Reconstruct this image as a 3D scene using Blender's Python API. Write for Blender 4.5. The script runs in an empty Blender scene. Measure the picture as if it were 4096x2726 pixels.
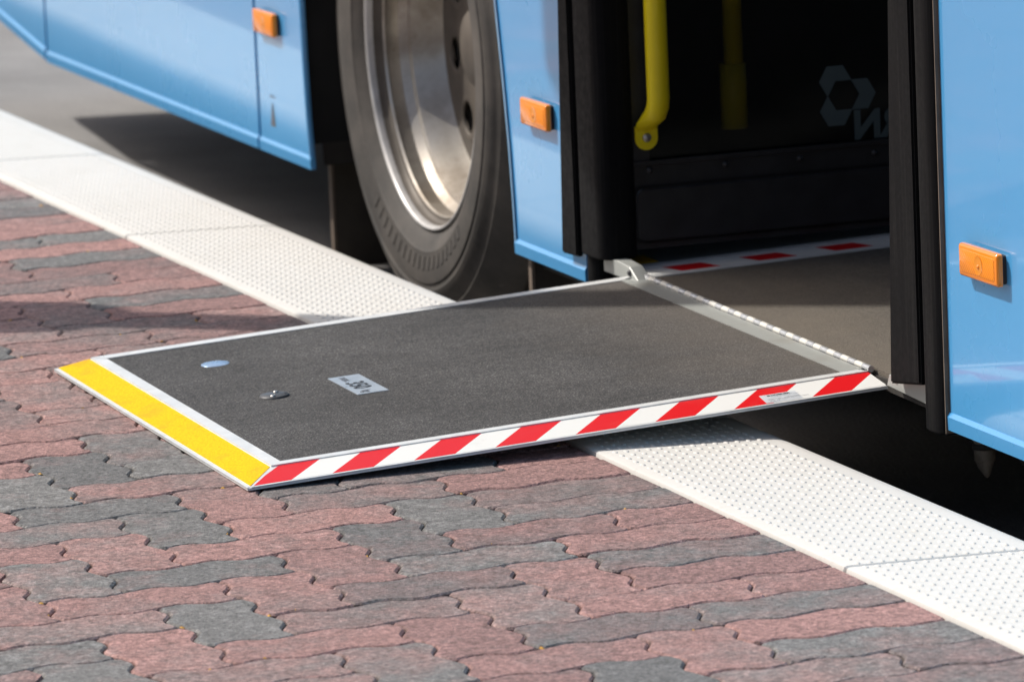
import bpy, bmesh, math, random
from mathutils import Vector, Matrix
random.seed(7)
R = math.radians
scene = bpy.context.scene
COL = scene.collection

# ------------------------------------------------------------------ camera
cam_d = bpy.data.cameras.new('camera')
cam = bpy.data.objects.new('camera', cam_d); COL.objects.link(cam)
yaw, pitch, roll = -1.2176, 0.1659, -0.0171
fw = Vector((math.sin(yaw)*math.cos(pitch), math.cos(yaw)*math.cos(pitch), -math.sin(pitch)))
r0 = Vector((math.cos(yaw), -math.sin(yaw), 0)); u0 = r0.cross(fw)
rt = r0*math.cos(roll) + u0*math.sin(roll); up = u0*math.cos(roll) - r0*math.sin(roll)
CAM = Vector((10.3987, -2.7799, 1.4474))
cam.matrix_world = Matrix(((rt.x, up.x, -fw.x, CAM.x), (rt.y, up.y, -fw.y, CAM.y), (rt.z, up.z, -fw.z, CAM.z), (0, 0, 0, 1)))
cam_d.sensor_width = 36; cam_d.lens = 36*23682/4096
cam_d.clip_start = 0.1; cam_d.clip_end = 2000
cam_d.dof.use_dof = True; cam_d.dof.focus_distance = 7.72; cam_d.dof.aperture_fstop = 10.5
scene.camera = cam

# ------------------------------------------------------------------ sky and sun
SUN = Vector((0.92, 1.0, -1.43)).normalized()          # direction the light travels
el = math.asin(-SUN.z); az = math.atan2(-SUN.x, -SUN.y)
world = bpy.data.worlds.new('World'); scene.world = world; world.use_nodes = True
wn = world.node_tree.nodes; wl = world.node_tree.links
sky = wn.new('ShaderNodeTexSky'); sky.sky_type = 'NISHITA'; sky.sun_disc = False
sky.sun_elevation = el; sky.sun_rotation = az; sky.dust_density = 4.0; sky.ozone_density = 0.4; sky.air_density = 0.8
wn['Background'].inputs['Strength'].default_value = 0.11
wl.new(sky.outputs['Color'], wn['Background'].inputs['Color'])
sd = bpy.data.lights.new('sun', 'SUN'); sd.energy = 4.1; sd.angle = R(0.6); sd.color = (1.0, 0.955, 0.89)
so = bpy.data.objects.new('sun', sd); COL.objects.link(so)
so.rotation_euler = SUN.to_track_quat('-Z', 'Y').to_euler(); so.location = (-5, -8, 9)
vs = scene.view_settings
vs.view_transform = 'Standard'; vs.look = 'None'; vs.exposure = 0.0; vs.gamma = 1.0; vs.use_curve_mapping = False
scene.render.resolution_x = 1024; scene.render.resolution_y = 681

# ------------------------------------------------------------------ materials
class N:
    """small node-graph helper"""
    def __init__(s, name):
        s.m = bpy.data.materials.new(name); s.m.use_nodes = True
        s.t = s.m.node_tree; s.b = s.t.nodes['Principled BSDF']; s.out = s.t.nodes['Material Output']
        s.tc = s.t.nodes.new('ShaderNodeTexCoord')
    def n(s, typ, **k):
        x = s.t.nodes.new(typ)
        for a, b in k.items(): setattr(x, a, b)
        return x
    def l(s, a, b): s.t.links.new(a, b)
    def noise(s, scale, detail=3, rough=.55, vec=None, w=None):
        x = s.n('ShaderNodeTexNoise'); x.inputs['Scale'].default_value = scale
        x.inputs['Detail'].default_value = detail; x.inputs['Roughness'].default_value = rough
        if w is not None: x.noise_dimensions = '4D'; s.l(w, x.inputs['W'])
        s.l(vec or s.tc.outputs['Object'], x.inputs['Vector']); return x.outputs['Fac']
    def vor(s, scale, vec=None, out='Distance'):
        x = s.n('ShaderNodeTexVoronoi'); x.inputs['Scale'].default_value = scale
        s.l(vec or s.tc.outputs['Object'], x.inputs['Vector']); return x.outputs[out]
    def ramp(s, fac, stops):
        x = s.n('ShaderNodeValToRGB'); e = x.color_ramp.elements
        while len(e) < len(stops): e.new(.5)
        for i, (p, c) in enumerate(stops):
            e[i].position = p; e[i].color = (*(c if hasattr(c, '__len__') else (c, c, c)), 1)
        s.l(fac, x.inputs['Fac']); return x.outputs['Color']
    def mix(s, a, b, fac, mode='MIX'):
        x = s.n('ShaderNodeMix', data_type='RGBA', blend_type=mode)
        for v, i in ((fac, 0), (a, 6), (b, 7)):
            if hasattr(v, 'links') or hasattr(v, 'is_linked'): s.l(v, x.inputs[i])
            elif i == 0: x.inputs[0].default_value = v
            else: x.inputs[i].default_value = (*v, 1)
        return x.outputs[2]
    def math(s, op, a, b=0.0):
        x = s.n('ShaderNodeMath', operation=op)
        for v, i in ((a, 0), (b, 1)):
            if hasattr(v, 'is_linked'): s.l(v, x.inputs[i])
            else: x.inputs[i].default_value = v
        return x.outputs[0]
    def mapping(s, scale, vec=None):
        x = s.n('ShaderNodeMapping'); x.inputs['Scale'].default_value = scale
        s.l(vec or s.tc.outputs['Object'], x.inputs['Vector']); return x.outputs['Vector']
    def bump(s, h, strength=.3, dist=.002):
        x = s.n('ShaderNodeBump'); x.inputs['Strength'].default_value = strength
        x.inputs['Distance'].default_value = dist; s.l(h, x.inputs['Height'])
        s.l(x.outputs['Normal'], s.b.inputs['Normal']); return x
    def set(s, **k):
        for a, v in k.items():
            i = s.b.inputs[a.replace('_', ' ')]
            if hasattr(v, 'is_linked'): s.l(v, i)
            elif hasattr(v, '__len__'): i.default_value = (*v, 1)
            else: i.default_value = v
        return s

M = {}
def plain(name, col, rough=.5, metal=0., var=.12, scale=30, bump=0., coat=0.):
    g = N(name); f = g.noise(scale, 4)
    c = g.ramp(f, [(.25, [x*(1-var) for x in col]), (.75, [min(1, x*(1+var)) for x in col])])
    g.set(Base_Color=c, Metallic=metal)
    rr = g.ramp(g.noise(scale*.7, 3), [(.3, max(.03, rough-.08)), (.7, min(1, rough+.08))]); g.set(Roughness=rr)
    if bump: g.bump(g.noise(scale*6, 3), bump, .001)
    if coat: g.set(Coat_Weight=coat, Coat_Roughness=.05)
    M[name] = g.m; return g

# blue coach paint with dust and fine scratches
g = N('blue_paint')
d1 = g.noise(2.2, 5, .6); d2 = g.noise(160, 2)
base = g.mix((.080, .365, .715), (.092, .385, .735), g.ramp(d1, [(.3, 0.), (.7, 1.)]))
st = g.noise(1, 4, .6, vec=g.mapping((60, 60, 1.3)))
base = g.mix(base, (.30, .42, .55), g.ramp(st, [(.62, 0.), (.82, .10)]))
sp = g.vor(55); base = g.mix(base, (.06, .09, .13), g.ramp(sp, [(.0, .45), (.035, 0.)]))
g.set(Base_Color=base, Roughness=g.ramp(d1, [(.3, .24), (.7, .34)]), Coat_Weight=1.0, Coat_Roughness=.045)
wv = g.noise(3.2, 2); g.bump(wv, .10, .004)
M['blue_paint'] = g.m
plain('paint_edge', (.035, .12, .27), .45)
plain('rubber', (.017, .017, .018), .5, var=.35, scale=14, bump=.12)
# streaked seal rubber (fine vertical wear)
g = N('seal_rubber'); s1 = g.noise(1, 4, .65, vec=g.mapping((220, 220, 3))); s2 = g.noise(90, 2)
c = g.mix((.007, .007, .0078), (.021, .0205, .020), g.ramp(s1, [(.5, 0.), (.80, 1.)]))
c = g.mix(c, (.12, .11, .10), g.ramp(g.vor(110), [(0., .5), (.04, 0.)]))
g.set(Base_Color=c, Roughness=g.ramp(s2, [(.3, .55), (.7, .72)])); g.set(Specular_IOR_Level=.08); g.bump(s1, .15, .001); M['seal_rubber'] = g.m
plain('black_plastic', (.026, .026, .028), .38, var=.3, scale=25, bump=.1)
plain('underbody', (.010, .0095, .009), .8, var=.4, scale=8)
plain('well_liner', (.034, .027, .021), .8, var=.4, scale=9)
plain('flap_rubber', (.045, .036, .027), .7, var=.4, scale=12)
plain('flap_edge', (.16, .12, .09), .7, var=.3, scale=20)
plain('steel', (.5, .48, .45), .35, 1., var=.15, scale=60)
plain('hinge_steel', (.62, .63, .64), .28, .5, var=.15, scale=80)
plain('hinge_cream', (.74, .72, .66), .4, .1, var=.12, scale=60)
g = plain('aluminium', (.70, .71, .70), .45, .18, var=.10, scale=40)
g = N('sill_aluminium'); n1 = g.noise(9, 5); n2 = g.noise(1, 3, .6, vec=g.mapping((6, 120, 120)))
g.set(Base_Color=g.mix((.43, .445, .42), (.32, .29, .24), g.ramp(n1, [(.5, 0.), (.8, .8)])), Roughness=.42, Metallic=.25); g.bump(n2, .05, .001)
M['sill_aluminium'] = g.m
plain('dirty_shaded_steel', (.040, .036, .032), .8, var=.5, scale=35, bump=.5)  # dirt and the sill's shade both go into this dark colour
g = plain('handrail_yellow', (.92, .73, .008), .42, var=.05, scale=8, bump=.05)
plain('reflection_yellow', (.80, .58, .03), .45, var=.06, scale=8)  # colour of the rail's reflection in the door glass
# tinted glass: mostly dark, a little of what lies behind shows
g = N('tinted_glass'); g.t.nodes.remove(g.b)
gl = g.n('ShaderNodeBsdfGlossy'); gl.inputs['Color'].default_value = (.8, .85, .9, 1); gl.inputs['Roughness'].default_value = .08
tr = g.n('ShaderNodeBsdfTransparent'); tr.inputs['Color'].default_value = (.72, .74, .74, 1)
fr = g.n('ShaderNodeFresnel'); fr.inputs['IOR'].default_value = 1.35
mx = g.n('ShaderNodeMixShader'); g.l(fr.outputs[0], mx.inputs[0]); g.l(tr.outputs[0], mx.inputs[1]); g.l(gl.outputs[0], mx.inputs[2])
g.l(mx.outputs[0], g.out.inputs['Surface']); M['tinted_glass'] = g.m
plain('print_grey', (.085, .120, .125), .6, var=.05)
# amber lens
g = N('amber_lens'); rd = g.n('ShaderNodeTexWave', wave_type='BANDS', bands_direction='DIAGONAL'); rd.inputs['Scale'].default_value = 90
g.l(g.mapping((1, 1, 1)), rd.inputs['Vector'])
g.set(Base_Color=g.ramp(rd.outputs['Fac'], [(.2, (.86, .22, .003)), (.8, (1.0, .33, .006))]), Roughness=.16, IOR=1.5, Coat_Weight=.6)
g.bump(rd.outputs['Fac'], .25, .0008); M['amber_lens'] = g.m
plain('amber_rim', (.95, .27, .012), .12, var=.05, coat=.8)
plain('amber_bulb', (.80, .27, .008), .15, var=.1, coat=.5)
# ramp deck: anti-slip grit
def grit(name, dark, mid, light, dust=None, dustmask=None, sc=1.0):
    g = N(name)
    a = g.noise(330*sc, 3, .75); b = g.noise(700*sc, 1); lo = g.noise(4, 4)
    c = g.ramp(a, [(.30, dark), (.52, mid), (.70, light)])
    c = g.mix(c, g.ramp(lo, [(.3, .72), (.7, 1.40)]), 1.0, 'MULTIPLY')
    c = g.mix(c, g.ramp(g.noise(120, 4, .75), [(.33, .55), (.5, 1.), (.67, 1.55)]), 1.0, 'MULTIPLY')
    st = g.noise(1, 5, .65, vec=g.mapping((4, 46, 1)))
    c = g.mix(c, [min(1, x*2.6) for x in mid], g.ramp(st, [(.52, 0.), (.76, .42)]))
    c = g.mix(c, [min(1, x*2.2) for x in mid], g.ramp(g.noise(7, 6, .7), [(.55, 0.), (.75, .4)]))
    spk = g.vor(70*sc, out='Distance'); c = g.mix(c, (.48, .42, .35), g.ramp(g.vor(26*sc), [(0., .9), (.035, 0.)]))
    c = g.mix(c, (.36, .32, .27), g.ramp(spk, [(0., .8), (.06, 0.)]))
    if dust:
        sx = g.n('ShaderNodeSeparateXYZ'); g.l(g.tc.outputs['Object'], sx.inputs[0])
        dd = g.math('ADD', sx.outputs[dustmask[0]], g.math('MULTIPLY', g.math('SUBTRACT', g.noise(9, 4), .5), dustmask[3]))
        mr = g.n('ShaderNodeMapRange'); mr.inputs[1].default_value = dustmask[1]; mr.inputs[2].default_value = dustmask[2]
        g.l(dd, mr.inputs[0])
        c = g.mix(c, dust, g.math('MULTIPLY', mr.outputs[0], g.ramp(a, [(.3, .35), (.6, .9)])))
    g.set(Base_Color=c, Roughness=.82); bp = g.mix(a, b, .4); g.bump(bp, .9, .0022)
    M[name] = g.m
grit('deck_grit', (.008, .008, .009), (.040, .039, .039), (.20, .19, .18), (.13, .11, .09), (0, .62, .96, .22))
grit('floor_grit', (.020, .020, .020), (.046, .044, .041), (.10, .095, .088), (.165, .138, .105), (1, .50, .03, .34))
g = N('yellow_grit'); a = g.noise(330, 2, .6); lo = g.noise(14, 5, .65); st = g.noise(1, 4, .6, vec=g.mapping((60, 9, 1)))
c = g.ramp(a, [(.3, (.72, .37, .0015)), (.65, (.92, .555, .004))])
c = g.mix(c, (.40, .25, .03), g.ramp(lo, [(.52, 0.), (.74, .6)]))
c = g.mix(c, (.16, .11, .04), g.ramp(st, [(.66, 0.), (.80, .5)]))
g.set(Base_Color=c, Roughness=.8, Specular_IOR_Level=.15); g.bump(a, .4, .001); M['yellow_grit'] = g.m
def film(name, col, dirt):
    g = N(name); n1 = g.noise(16, 5, .65); sc = g.noise(1, 4, .7, vec=g.mapping((14, 260, 1)))
    c = g.mix(col, dirt, g.ramp(n1, [(.56, 0.), (.85, .35)]))
    c = g.mix(c, dirt, g.ramp(g.vor(65), [(0., .7), (.04, 0.)]))
    c = g.mix(c, dirt, g.ramp(sc, [(.70, 0.), (.82, .35)]))
    g.set(Base_Color=c, Roughness=.48, Specular_IOR_Level=.3); M[name] = g.m
film('red_film', (.66, .003, .007), (.62, .12, .10)); film('white_film', (.74, .74, .71), (.33, .28, .22))
plain('sticker', (.60, .63, .66), .35, var=.04, scale=20)
plain('label_plate', (.42, .47, .52), .35, .3, var=.08, scale=40)
plain('ink', (.012, .012, .014), .5); plain('ink_soft', (.12, .13, .15), .6)
plain('sky_tinted_cap', (.30, .42, .60), .28, .3, var=.06)  # plug's blue is the sky's reflection put into its colour
plain('grey_cap', (.06, .062, .066), .45, var=.1)
# kerb: pale cast concrete
g = N('kerb_concrete'); n1 = g.noise(5, 6, .65); n2 = g.noise(60, 5, .6); n3 = g.noise(500, 2)
c = g.mix((.640, .622, .585), (.59, .567, .52), g.ramp(n1, [(.45, 0.), (.75, .8)]))
c = g.mix(c, (.50, .475, .42), g.ramp(n2, [(.55, 0.), (.8, .5)]))
c = g.mix(c, (.12, .09, .06), g.ramp(g.vor(13), [(0., .9), (.022, 0.)]))
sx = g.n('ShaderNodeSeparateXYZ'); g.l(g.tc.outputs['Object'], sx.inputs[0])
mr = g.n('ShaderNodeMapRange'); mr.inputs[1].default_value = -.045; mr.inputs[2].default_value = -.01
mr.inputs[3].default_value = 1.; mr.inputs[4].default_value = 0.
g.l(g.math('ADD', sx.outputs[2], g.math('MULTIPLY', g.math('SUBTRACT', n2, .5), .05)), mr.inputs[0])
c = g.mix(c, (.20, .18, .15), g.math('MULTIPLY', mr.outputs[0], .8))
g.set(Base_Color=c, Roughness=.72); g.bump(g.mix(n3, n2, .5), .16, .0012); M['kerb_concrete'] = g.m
# concrete pavers: brick red to slate grey, chosen per stone by the object's colour
g = N('paver'); oi = g.n('ShaderNodeObjectInfo')
sp = g.n('ShaderNodeSeparateColor'); g.l(oi.outputs['Color'], sp.inputs[0])
rw = g.math('MULTIPLY', oi.outputs['Random'], 37.)
m1 = g.noise(9, 4, .6, w=rw); m2 = g.noise(85, 3, .6, w=rw); m3 = g.noise(420, 2, .6, w=rw)
f = g.math('ADD', sp.outputs[0], g.math('MULTIPLY', g.math('SUBTRACT', m1, .5), 1.5))
f = g.math('ADD', f, g.math('MULTIPLY', g.math('SUBTRACT', m2, .5), .5))
red = g.mix((.245, .143, .132), (.340, .190, .170), sp.outputs[1])
gry = g.mix((.130, .128, .126), (.185, .180, .173), sp.outputs[1])
c = g.mix(gry, red, g.ramp(f, [(.15, 0.), (.85, 1.)]))
c = g.mix(c, g.ramp(g.mix(m3, g.noise(190, 3, .7, w=rw), .5), [(.34, .34), (.47, .95), (.55, 1.05), (.68, 1.75)]), 1.0, 'MULTIPLY')
c = g.mix(c, g.ramp(g.noise(38, 5, .7, w=rw), [(.3, .74), (.7, 1.26)]), 1.0, 'MULTIPLY')
c = g.mix(c, g.ramp(g.noise(95, 4, .7, w=rw), [(.33, .62), (.5, 1.), (.67, 1.40)]), 1.0, 'MULTIPLY')
c = g.mix(c, (.42, .39, .36), g.ramp(g.noise(24, 6, .7, w=rw), [(.66, 0.), (.80, .5)]))
pits = g.ramp(g.vor(150), [(0., 1.), (.20, 0.)]); c = g.mix(c, (.06, .05, .045), g.math('MULTIPLY', pits, g.ramp(m2, [(.42, 0.), (.56, .9)])))
tcg = g.n('ShaderNodeSeparateXYZ'); g.l(g.tc.outputs['Object'], tcg.inputs[0])
g.set(Base_Color=c, Roughness=.86)
hh = g.mix(m3, g.noise(210, 3, .6, w=rw), .5); hh = g.mix(hh, (0, 0, 0), g.math('MULTIPLY', pits, .7)); g.bump(hh, .8, .003); M['paver'] = g.m
g = N('joint_sand'); a = g.noise(300, 3); b = g.noise(12, 4)
c = g.mix((.15, .125, .095), (.07, .06, .048), b); c = g.mix(c, (.22, .17, .08), g.ramp(a, [(.6, 0.), (.7, .5)]))
g.set(Base_Color=c, Roughness=.95); g.bump(a, .8, .003); M['joint_sand'] = g.m
g = N('asphalt'); a = g.noise(150, 3, .65); b = g.noise(3, 5, .6)
c = g.ramp(a, [(.3, (.19, .185, .18)), (.7, (.33, .32, .31))]); c = g.mix(c, g.ramp(b, [(.3, .80), (.7, 1.12)]), 1., 'MULTIPLY')
g.set(Base_Color=c, Roughness=.9); g.bump(a, .6, .004); M['asphalt'] = g.m
# tyre and rim
g = N('tyre_rubber'); a = g.noise(9, 5, .6); b = g.noise(120, 3)
c = g.mix((.036, .033, .030), (.095, .083, .071), g.ramp(a, [(.35, 0.), (.75, 1.)]))
c = g.mix(c, (.13, .115, .10), g.ramp(b, [(.62, 0.), (.8, .5)])); g.set(Base_Color=c, Roughness=.75); g.bump(b, .2, .001); M['tyre_rubber'] = g.m
g = N('rim_steel'); a = g.noise(7, 6, .65); b = g.noise(70, 4)
c = g.mix((.52, .49, .44), (.20, .165, .13), g.ramp(a, [(.40, 0.), (.68, .9)])); c = g.mix(c, (.10, .08, .06), g.ramp(b, [(.66, 0.), (.82, .6)]))
g.set(Base_Color=c, Metallic=.65, Roughness=g.ramp(a, [(.3, .30), (.7, .5)])); M['rim_steel'] = g.m
plain('rim_lip', (.46, .45, .44), .5, .35, var=.2, scale=25)
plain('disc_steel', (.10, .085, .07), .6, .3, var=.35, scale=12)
plain('post_grey', (.22, .23, .23), .5, .4)
plain('drain_rubber', (.22, .19, .15), .7, var=.5, scale=45, bump=.3)
plain('leaf_crumb', (.45, .24, .04), .8, var=.4, scale=90)

# ------------------------------------------------------------------ mesh helpers
def mesh(name, vs_, fs, smooth=False):
    me = bpy.data.meshes.new(name); me.from_pydata([tuple(v) for v in vs_], [], fs); me.update()
    bm = bmesh.new(); bm.from_mesh(me); bmesh.ops.recalc_face_normals(bm, faces=bm.faces); bm.to_mesh(me); bm.free()
    if smooth: me.shade_smooth()
    return me
def obj(name, me, mat, parent=None, loc=None, mtx=None):
    o = bpy.data.objects.new(name, me)
    if mat is not None and len(me.materials) == 0: me.materials.append(M[mat])
    COL.objects.link(o)
    if parent is not None: o.parent = parent
    if mtx is not None: o.matrix_local = mtx
    elif loc is not None: o.location = loc
    return o
def tag(o, label=None, cat=None, group=None, kind=None):
    for k, v in (('label', label), ('category', cat), ('group', group), ('kind', kind)):
        if v: o[k] = v
    return o
def box_me(name, a, b, bev=0., seg=2):
    bm = bmesh.new(); bmesh.ops.create_cube(bm, size=1)
    for v in bm.verts:
        v.co = Vector([(a[i]+b[i])/2 + v.co[i]*(b[i]-a[i]) for i in range(3)])
    if bev: bmesh.ops.bevel(bm, geom=bm.edges[:], offset=bev, segments=seg, affect='EDGES', profile=.6)
    me = bpy.data.meshes.new(name); bm.to_mesh(me); bm.free()
    return me
def prism_me(name, poly, axis, a, b, bev=0., seg=2, onlycap=True):
    """extrude a 2-D polygon along an axis; poly coordinates are the other two axes in order"""
    bm = bmesh.new(); oth = [i for i in range(3) if i != axis]
    def P(q, w):
        v = [0, 0, 0]; v[oth[0]] = q[0]; v[oth[1]] = q[1]; v[axis] = w; return v
    A = [bm.verts.new(P(q, a)) for q in poly]; B = [bm.verts.new(P(q, b)) for q in poly]; n = len(poly)
    fa = bm.faces.new(A); fb = bm.faces.new(B)
    for i in range(n): bm.faces.new((A[i], A[(i+1) % n], B[(i+1) % n], B[i]))
    bmesh.ops.recalc_face_normals(bm, faces=bm.faces)
    if bev: bmesh.ops.bevel(bm, geom=list(fa.edges)+list(fb.edges), offset=bev, segments=seg, affect='EDGES')
    me = bpy.data.meshes.new(name); bm.to_mesh(me); bm.free(); return me
def lathe_me(name, prof, seg=64, close=False, smooth=True):
    """profile of (r, d); spins about the d axis (local Y)"""
    vs_ = []; fs = []; n = len(prof)
    for k in range(seg):
        t = 2*math.pi*k/seg
        for r, d in prof: vs_.append((r*math.cos(t), d, r*math.sin(t)))
    for k in range(seg):
        k2 = (k+1) % seg
        for i in range(n if close else n-1):
            j = (i+1) % n; fs.append((k*n+i, k*n+j, k2*n+j, k2*n+i))
    return mesh(name, vs_, fs, smooth)
def tube_me(name, pts, rad, seg=12, flat=None):
    """tube along points; rad may be a list of (ra, rb) pairs"""
    vs_ = []; fs = []; n = len(pts); pts = [Vector(p) for p in pts]
    for i, p in enumerate(pts):
        d = (pts[min(i+1, n-1)]-pts[max(i-1, 0)]).normalized()
        y = Vector((0, 1, 0)); x = y.cross(d).normalized(); y = d.cross(x)
        ra, rb = rad[i] if hasattr(rad, '__len__') else (rad, rad)
        for k in range(seg):
            t = 2*math.pi*k/seg; vs_.append(p + x*ra*math.cos(t) + y*rb*math.sin(t))
    for i in range(n-1):
        for k in range(seg):
            fs.append((i*seg+k, i*seg+(k+1) % seg, (i+1)*seg+(k+1) % seg, (i+1)*seg+k))
    fs.append(tuple(range(seg))[::-1]); fs.append(tuple((n-1)*seg+k for k in range(seg)))
    return mesh(name, vs_, fs, True)
def text_me(name, body, size, bold=0., mirror=False, align='LEFT', squeeze=1.):
    cu = bpy.data.curves.new(name, 'FONT'); cu.body = body; cu.size = size; cu.offset = bold; cu.align_x = align
    cu.resolution_u = 3
    o = bpy.data.objects.new(name, cu); COL.objects.link(o)
    dg = bpy.context.evaluated_depsgraph_get(); dg.update()
    me = bpy.data.meshes.new_from_object(o.evaluated_get(dg)); me.name = name
    bpy.data.objects.remove(o); bpy.data.curves.remove(cu)
    for v in me.vertices: v.co.x *= squeeze*(-1 if mirror else 1)
    me.materials.clear(); return me
def autosmooth(me, ang=35):
    me.shade_smooth(); me.set_sharp_from_angle(angle=R(ang)); return me

# ------------------------------------------------------------------ road
ROAD = -0.18
road = tag(obj('road', mesh('road', [(-400, .20, ROAD), (400, .20, ROAD), (400, 400, ROAD), (-400, 400, ROAD)], [(0, 1, 2, 3)]), 'asphalt'),
           'grey asphalt roadway below the white kerb', kind='structure')

# ------------------------------------------------------------------ pavement of interlocking pavers
SL = 0.0327; PZ = -0.004                                  # the paving falls gently away from the kerb
def pz(y): return PZ + SL*y
pave = tag(obj('pavement', mesh('pavement', [(-400, -400, pz(-400)-.0050), (400, -400, pz(-400)-.0050), (400, .0, pz(0)-.0050), (-400, .0, pz(0)-.0050)], [(0, 1, 2, 3)]), 'joint_sand'),
           'pavement of red and grey interlocking zigzag concrete pavers', kind='structure')
U = 0.1098; OX, OY = 3.310, -0.790
def gz(k):                                               # zigzag along one cell edge: (position, offset) pairs
    return [(k*U, 0.), (k*U+.036, .0105), (k*U+.0738, -.0105)]
SIZE = {'V': (2, 1), 'H': (1, 2), 'E': (1, 1)}        # along the kerb, across it, and half stones
def outline(kind):
    nx, ny = SIZE[kind]; P = []
    b = [q for k in range(nx) for q in gz(k)]; s = [q for k in range(ny) for q in gz(k)]
    P += [(t, o) for t, o in b]                                        # lower y edge, x rising
    P += [(nx*U - o, t) for t, o in s]                                 # far x edge, y rising
    P += [(t, ny*U + o) for t, o in (b[1:] + [(nx*U, 0.)])[::-1]]      # upper y edge, x falling
    P += [(-o, t) for t, o in (s[1:] + [(ny*U, 0.)])[::-1]]
    return [(x-nx*U/2, y-ny*U/2) for x, y in P]
def inset(P, d):
    n = len(P); out = []
    for i in range(n):
        a, b, c = Vector(P[i-1]), Vector(P[i]), Vector(P[(i+1) % n])
        e1 = (b-a).normalized(); e2 = (c-b).normalized()
        n1 = Vector((-e1.y, e1.x)); n2 = Vector((-e2.y, e2.x)); m = (n1+n2)
        if m.length < 1e-6: m = n1
        m.normalize(); k = d/max(.45, m.dot(n1)); q = b+m*k; out.append((q.x, q.y))
    return out
def clip(P, f):                                            # half-plane clip, keep f >= 0
    out = []
    for a, b in zip(P, P[1:]+P[:1]):
        fa, fb = f(*a), f(*b)
        if fa >= 0: out.append(a)
        if fa*fb < 0:
            t = fa/(fa-fb); out.append((a[0]+t*(b[0]-a[0]), a[1]+t*(b[1]-a[1])))
    return out
def soften(P, rnd, seed):
    rr = random.Random(seed); n = len(P); out = []
    for i in range(n):
        a, b, c = Vector(P[i-1]), Vector(P[i]), Vector(P[(i+1) % n])
        ka, kc = min(.45, rnd/(a-b).length), min(.45, rnd/(c-b).length)
        for q in (b+(a-b)*ka, b+(c-b)*kc): out.append((q.x+rr.uniform(-.0005, .0005), q.y+rr.uniform(-.0005, .0005)))
    return out
def paver_me(name, P, seed=0):
    P = soften(P, .0075, seed)
    rings = [(inset(P, .0040), 0.), (inset(P, .0012), -.0024), (inset(P, .0010), -.030)]
    vs_ = []; fs = []; n = len(P)
    for ring, z in rings: vs_ += [(x, y, z) for x, y in ring]
    for r in range(2):
        for i in range(n): fs.append((r*n+i, (r+1)*n+i, (r+1)*n+(i+1) % n, r*n+(i+1) % n))
    fs.append(tuple(range(n)))
    me = mesh(name, vs_, fs); bm = bmesh.new(); bm.from_mesh(me)
    bmesh.ops.triangulate(bm, faces=[f for f in bm.faces if len(f.verts) > 4]); bm.to_mesh(me); bm.free()
    me.materials.append(M['paver']); return me
OUT = {k: outline(k) for k in 'VHE'}; PME = {k: [paver_me('paver', OUT[k], q) for q in range(5)] for k in 'VHE'}
tilt = Matrix.Rotation(math.atan(SL), 4, 'X')
TONE = {}                                                # (kind, cell x, cell y) -> how red (0 slate .. 1 brick)

for k_, t_ in {
  'V0,0': .85, 'V1,-1': .25, 'V-1,1': .1, 'V-2,2': .8, 'H-2,0': .05, 'H-1,-1': .32, 'H-3,1': .58, 'H-4,2': .1, 'V-4,0': .0, 'V-5,1': .1,
  'V-6,2': .15, 'H-6,0': .85, 'H-7,1': .8, 'H-5,-1': .92, 'V-10,2': .6, 'V-9,1': .45, 'H-8,2': .75, 'H1,1': .85, 'H0,2': .78, 'H2,0': .15,
  'H3,-1': .82, 'H4,-2': .5, 'V2,2': .8, 'V1,3': .2, 'V0,4': .08, 'H-1,3': .5, 'H-2,4': .25, 'V3,1': .72, 'V4,0': .06, 'V5,-1': .76,
  'H5,1': .5, 'H4,2': .4, 'H3,3': .15, 'H6,0': .82, 'H7,-1': .5, 'V6,-2': .15, 'V6,2': .86, 'V7,1': .36, 'H5,-3': .15, 'V2,-2': .76, 'V8,0': .5,
  'H-1,5': 1.1, 'H0,5': .5, 'H1,5': .36, 'E2,6': .92, 'H3,5': .85, 'H4,5': .28, 'H5,5': .9, 'E6,6': .7, 'H7,5': .3, 'H8,5': 1.15, 'H9,5': .2,
  'E10,6': .4, 'H11,5': .5, 'H12,5': .95, 'H2,4': .72, 'V4,4': .76, 'H6,4': .78, 'H7,3': .33, 'V5,3': .45, 'V8,4': .7, 'V9,3': .14, 'H8,2': .82,
  'H10,4': .45, 'H9,1': .72, 'H-15,5': 1.12, 'H-16,5': .2, 'H-17,5': .8, 'E-18,6': .8, 'H-19,5': .75, 'H-20,5': .1, 'H-21,5': .98, 'E-22,6': .1,
  'H-23,5': .95, 'H-24,5': .8, 'H-25,5': .2, 'H-13,5': .6, 'H-12,5': .6, 'H-11,5': .7, 'E-14,6': .6, 'V-11,3': .6, 'H-12,2': .6, 'H-13,3': .62,
  'V-12,4': .62, 'V-15,3': .6, 'H-14,4': .5, 'V-16,4': .6, 'H-18,4': .55}.items():
    a_, b_ = k_[1:].split(','); TONE[(k_[0], int(a_), int(b_))] = t_
stuff_v, stuff_f, n_pav = [], [], 0
cells = []
for i in range(-60, 45):
    for j in range(-34, 8):
        m = (i + j) % 4
        if j < 5 and m == 0: cells.append(('V', i, j))
        if j < 4 and m == 2 or j == 4 and m == 2: cells.append(('H', i, j))
    cells.append(('E', i, 6) if i % 4 == 2 else ('H', i, 5))   # bordering course along the kerb
def in_core(x, y): return -1.2 < x < 4.95 and y > -0.60 - .155*(x+1.2)*.55 and y > -1.45
PAV = []
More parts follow.
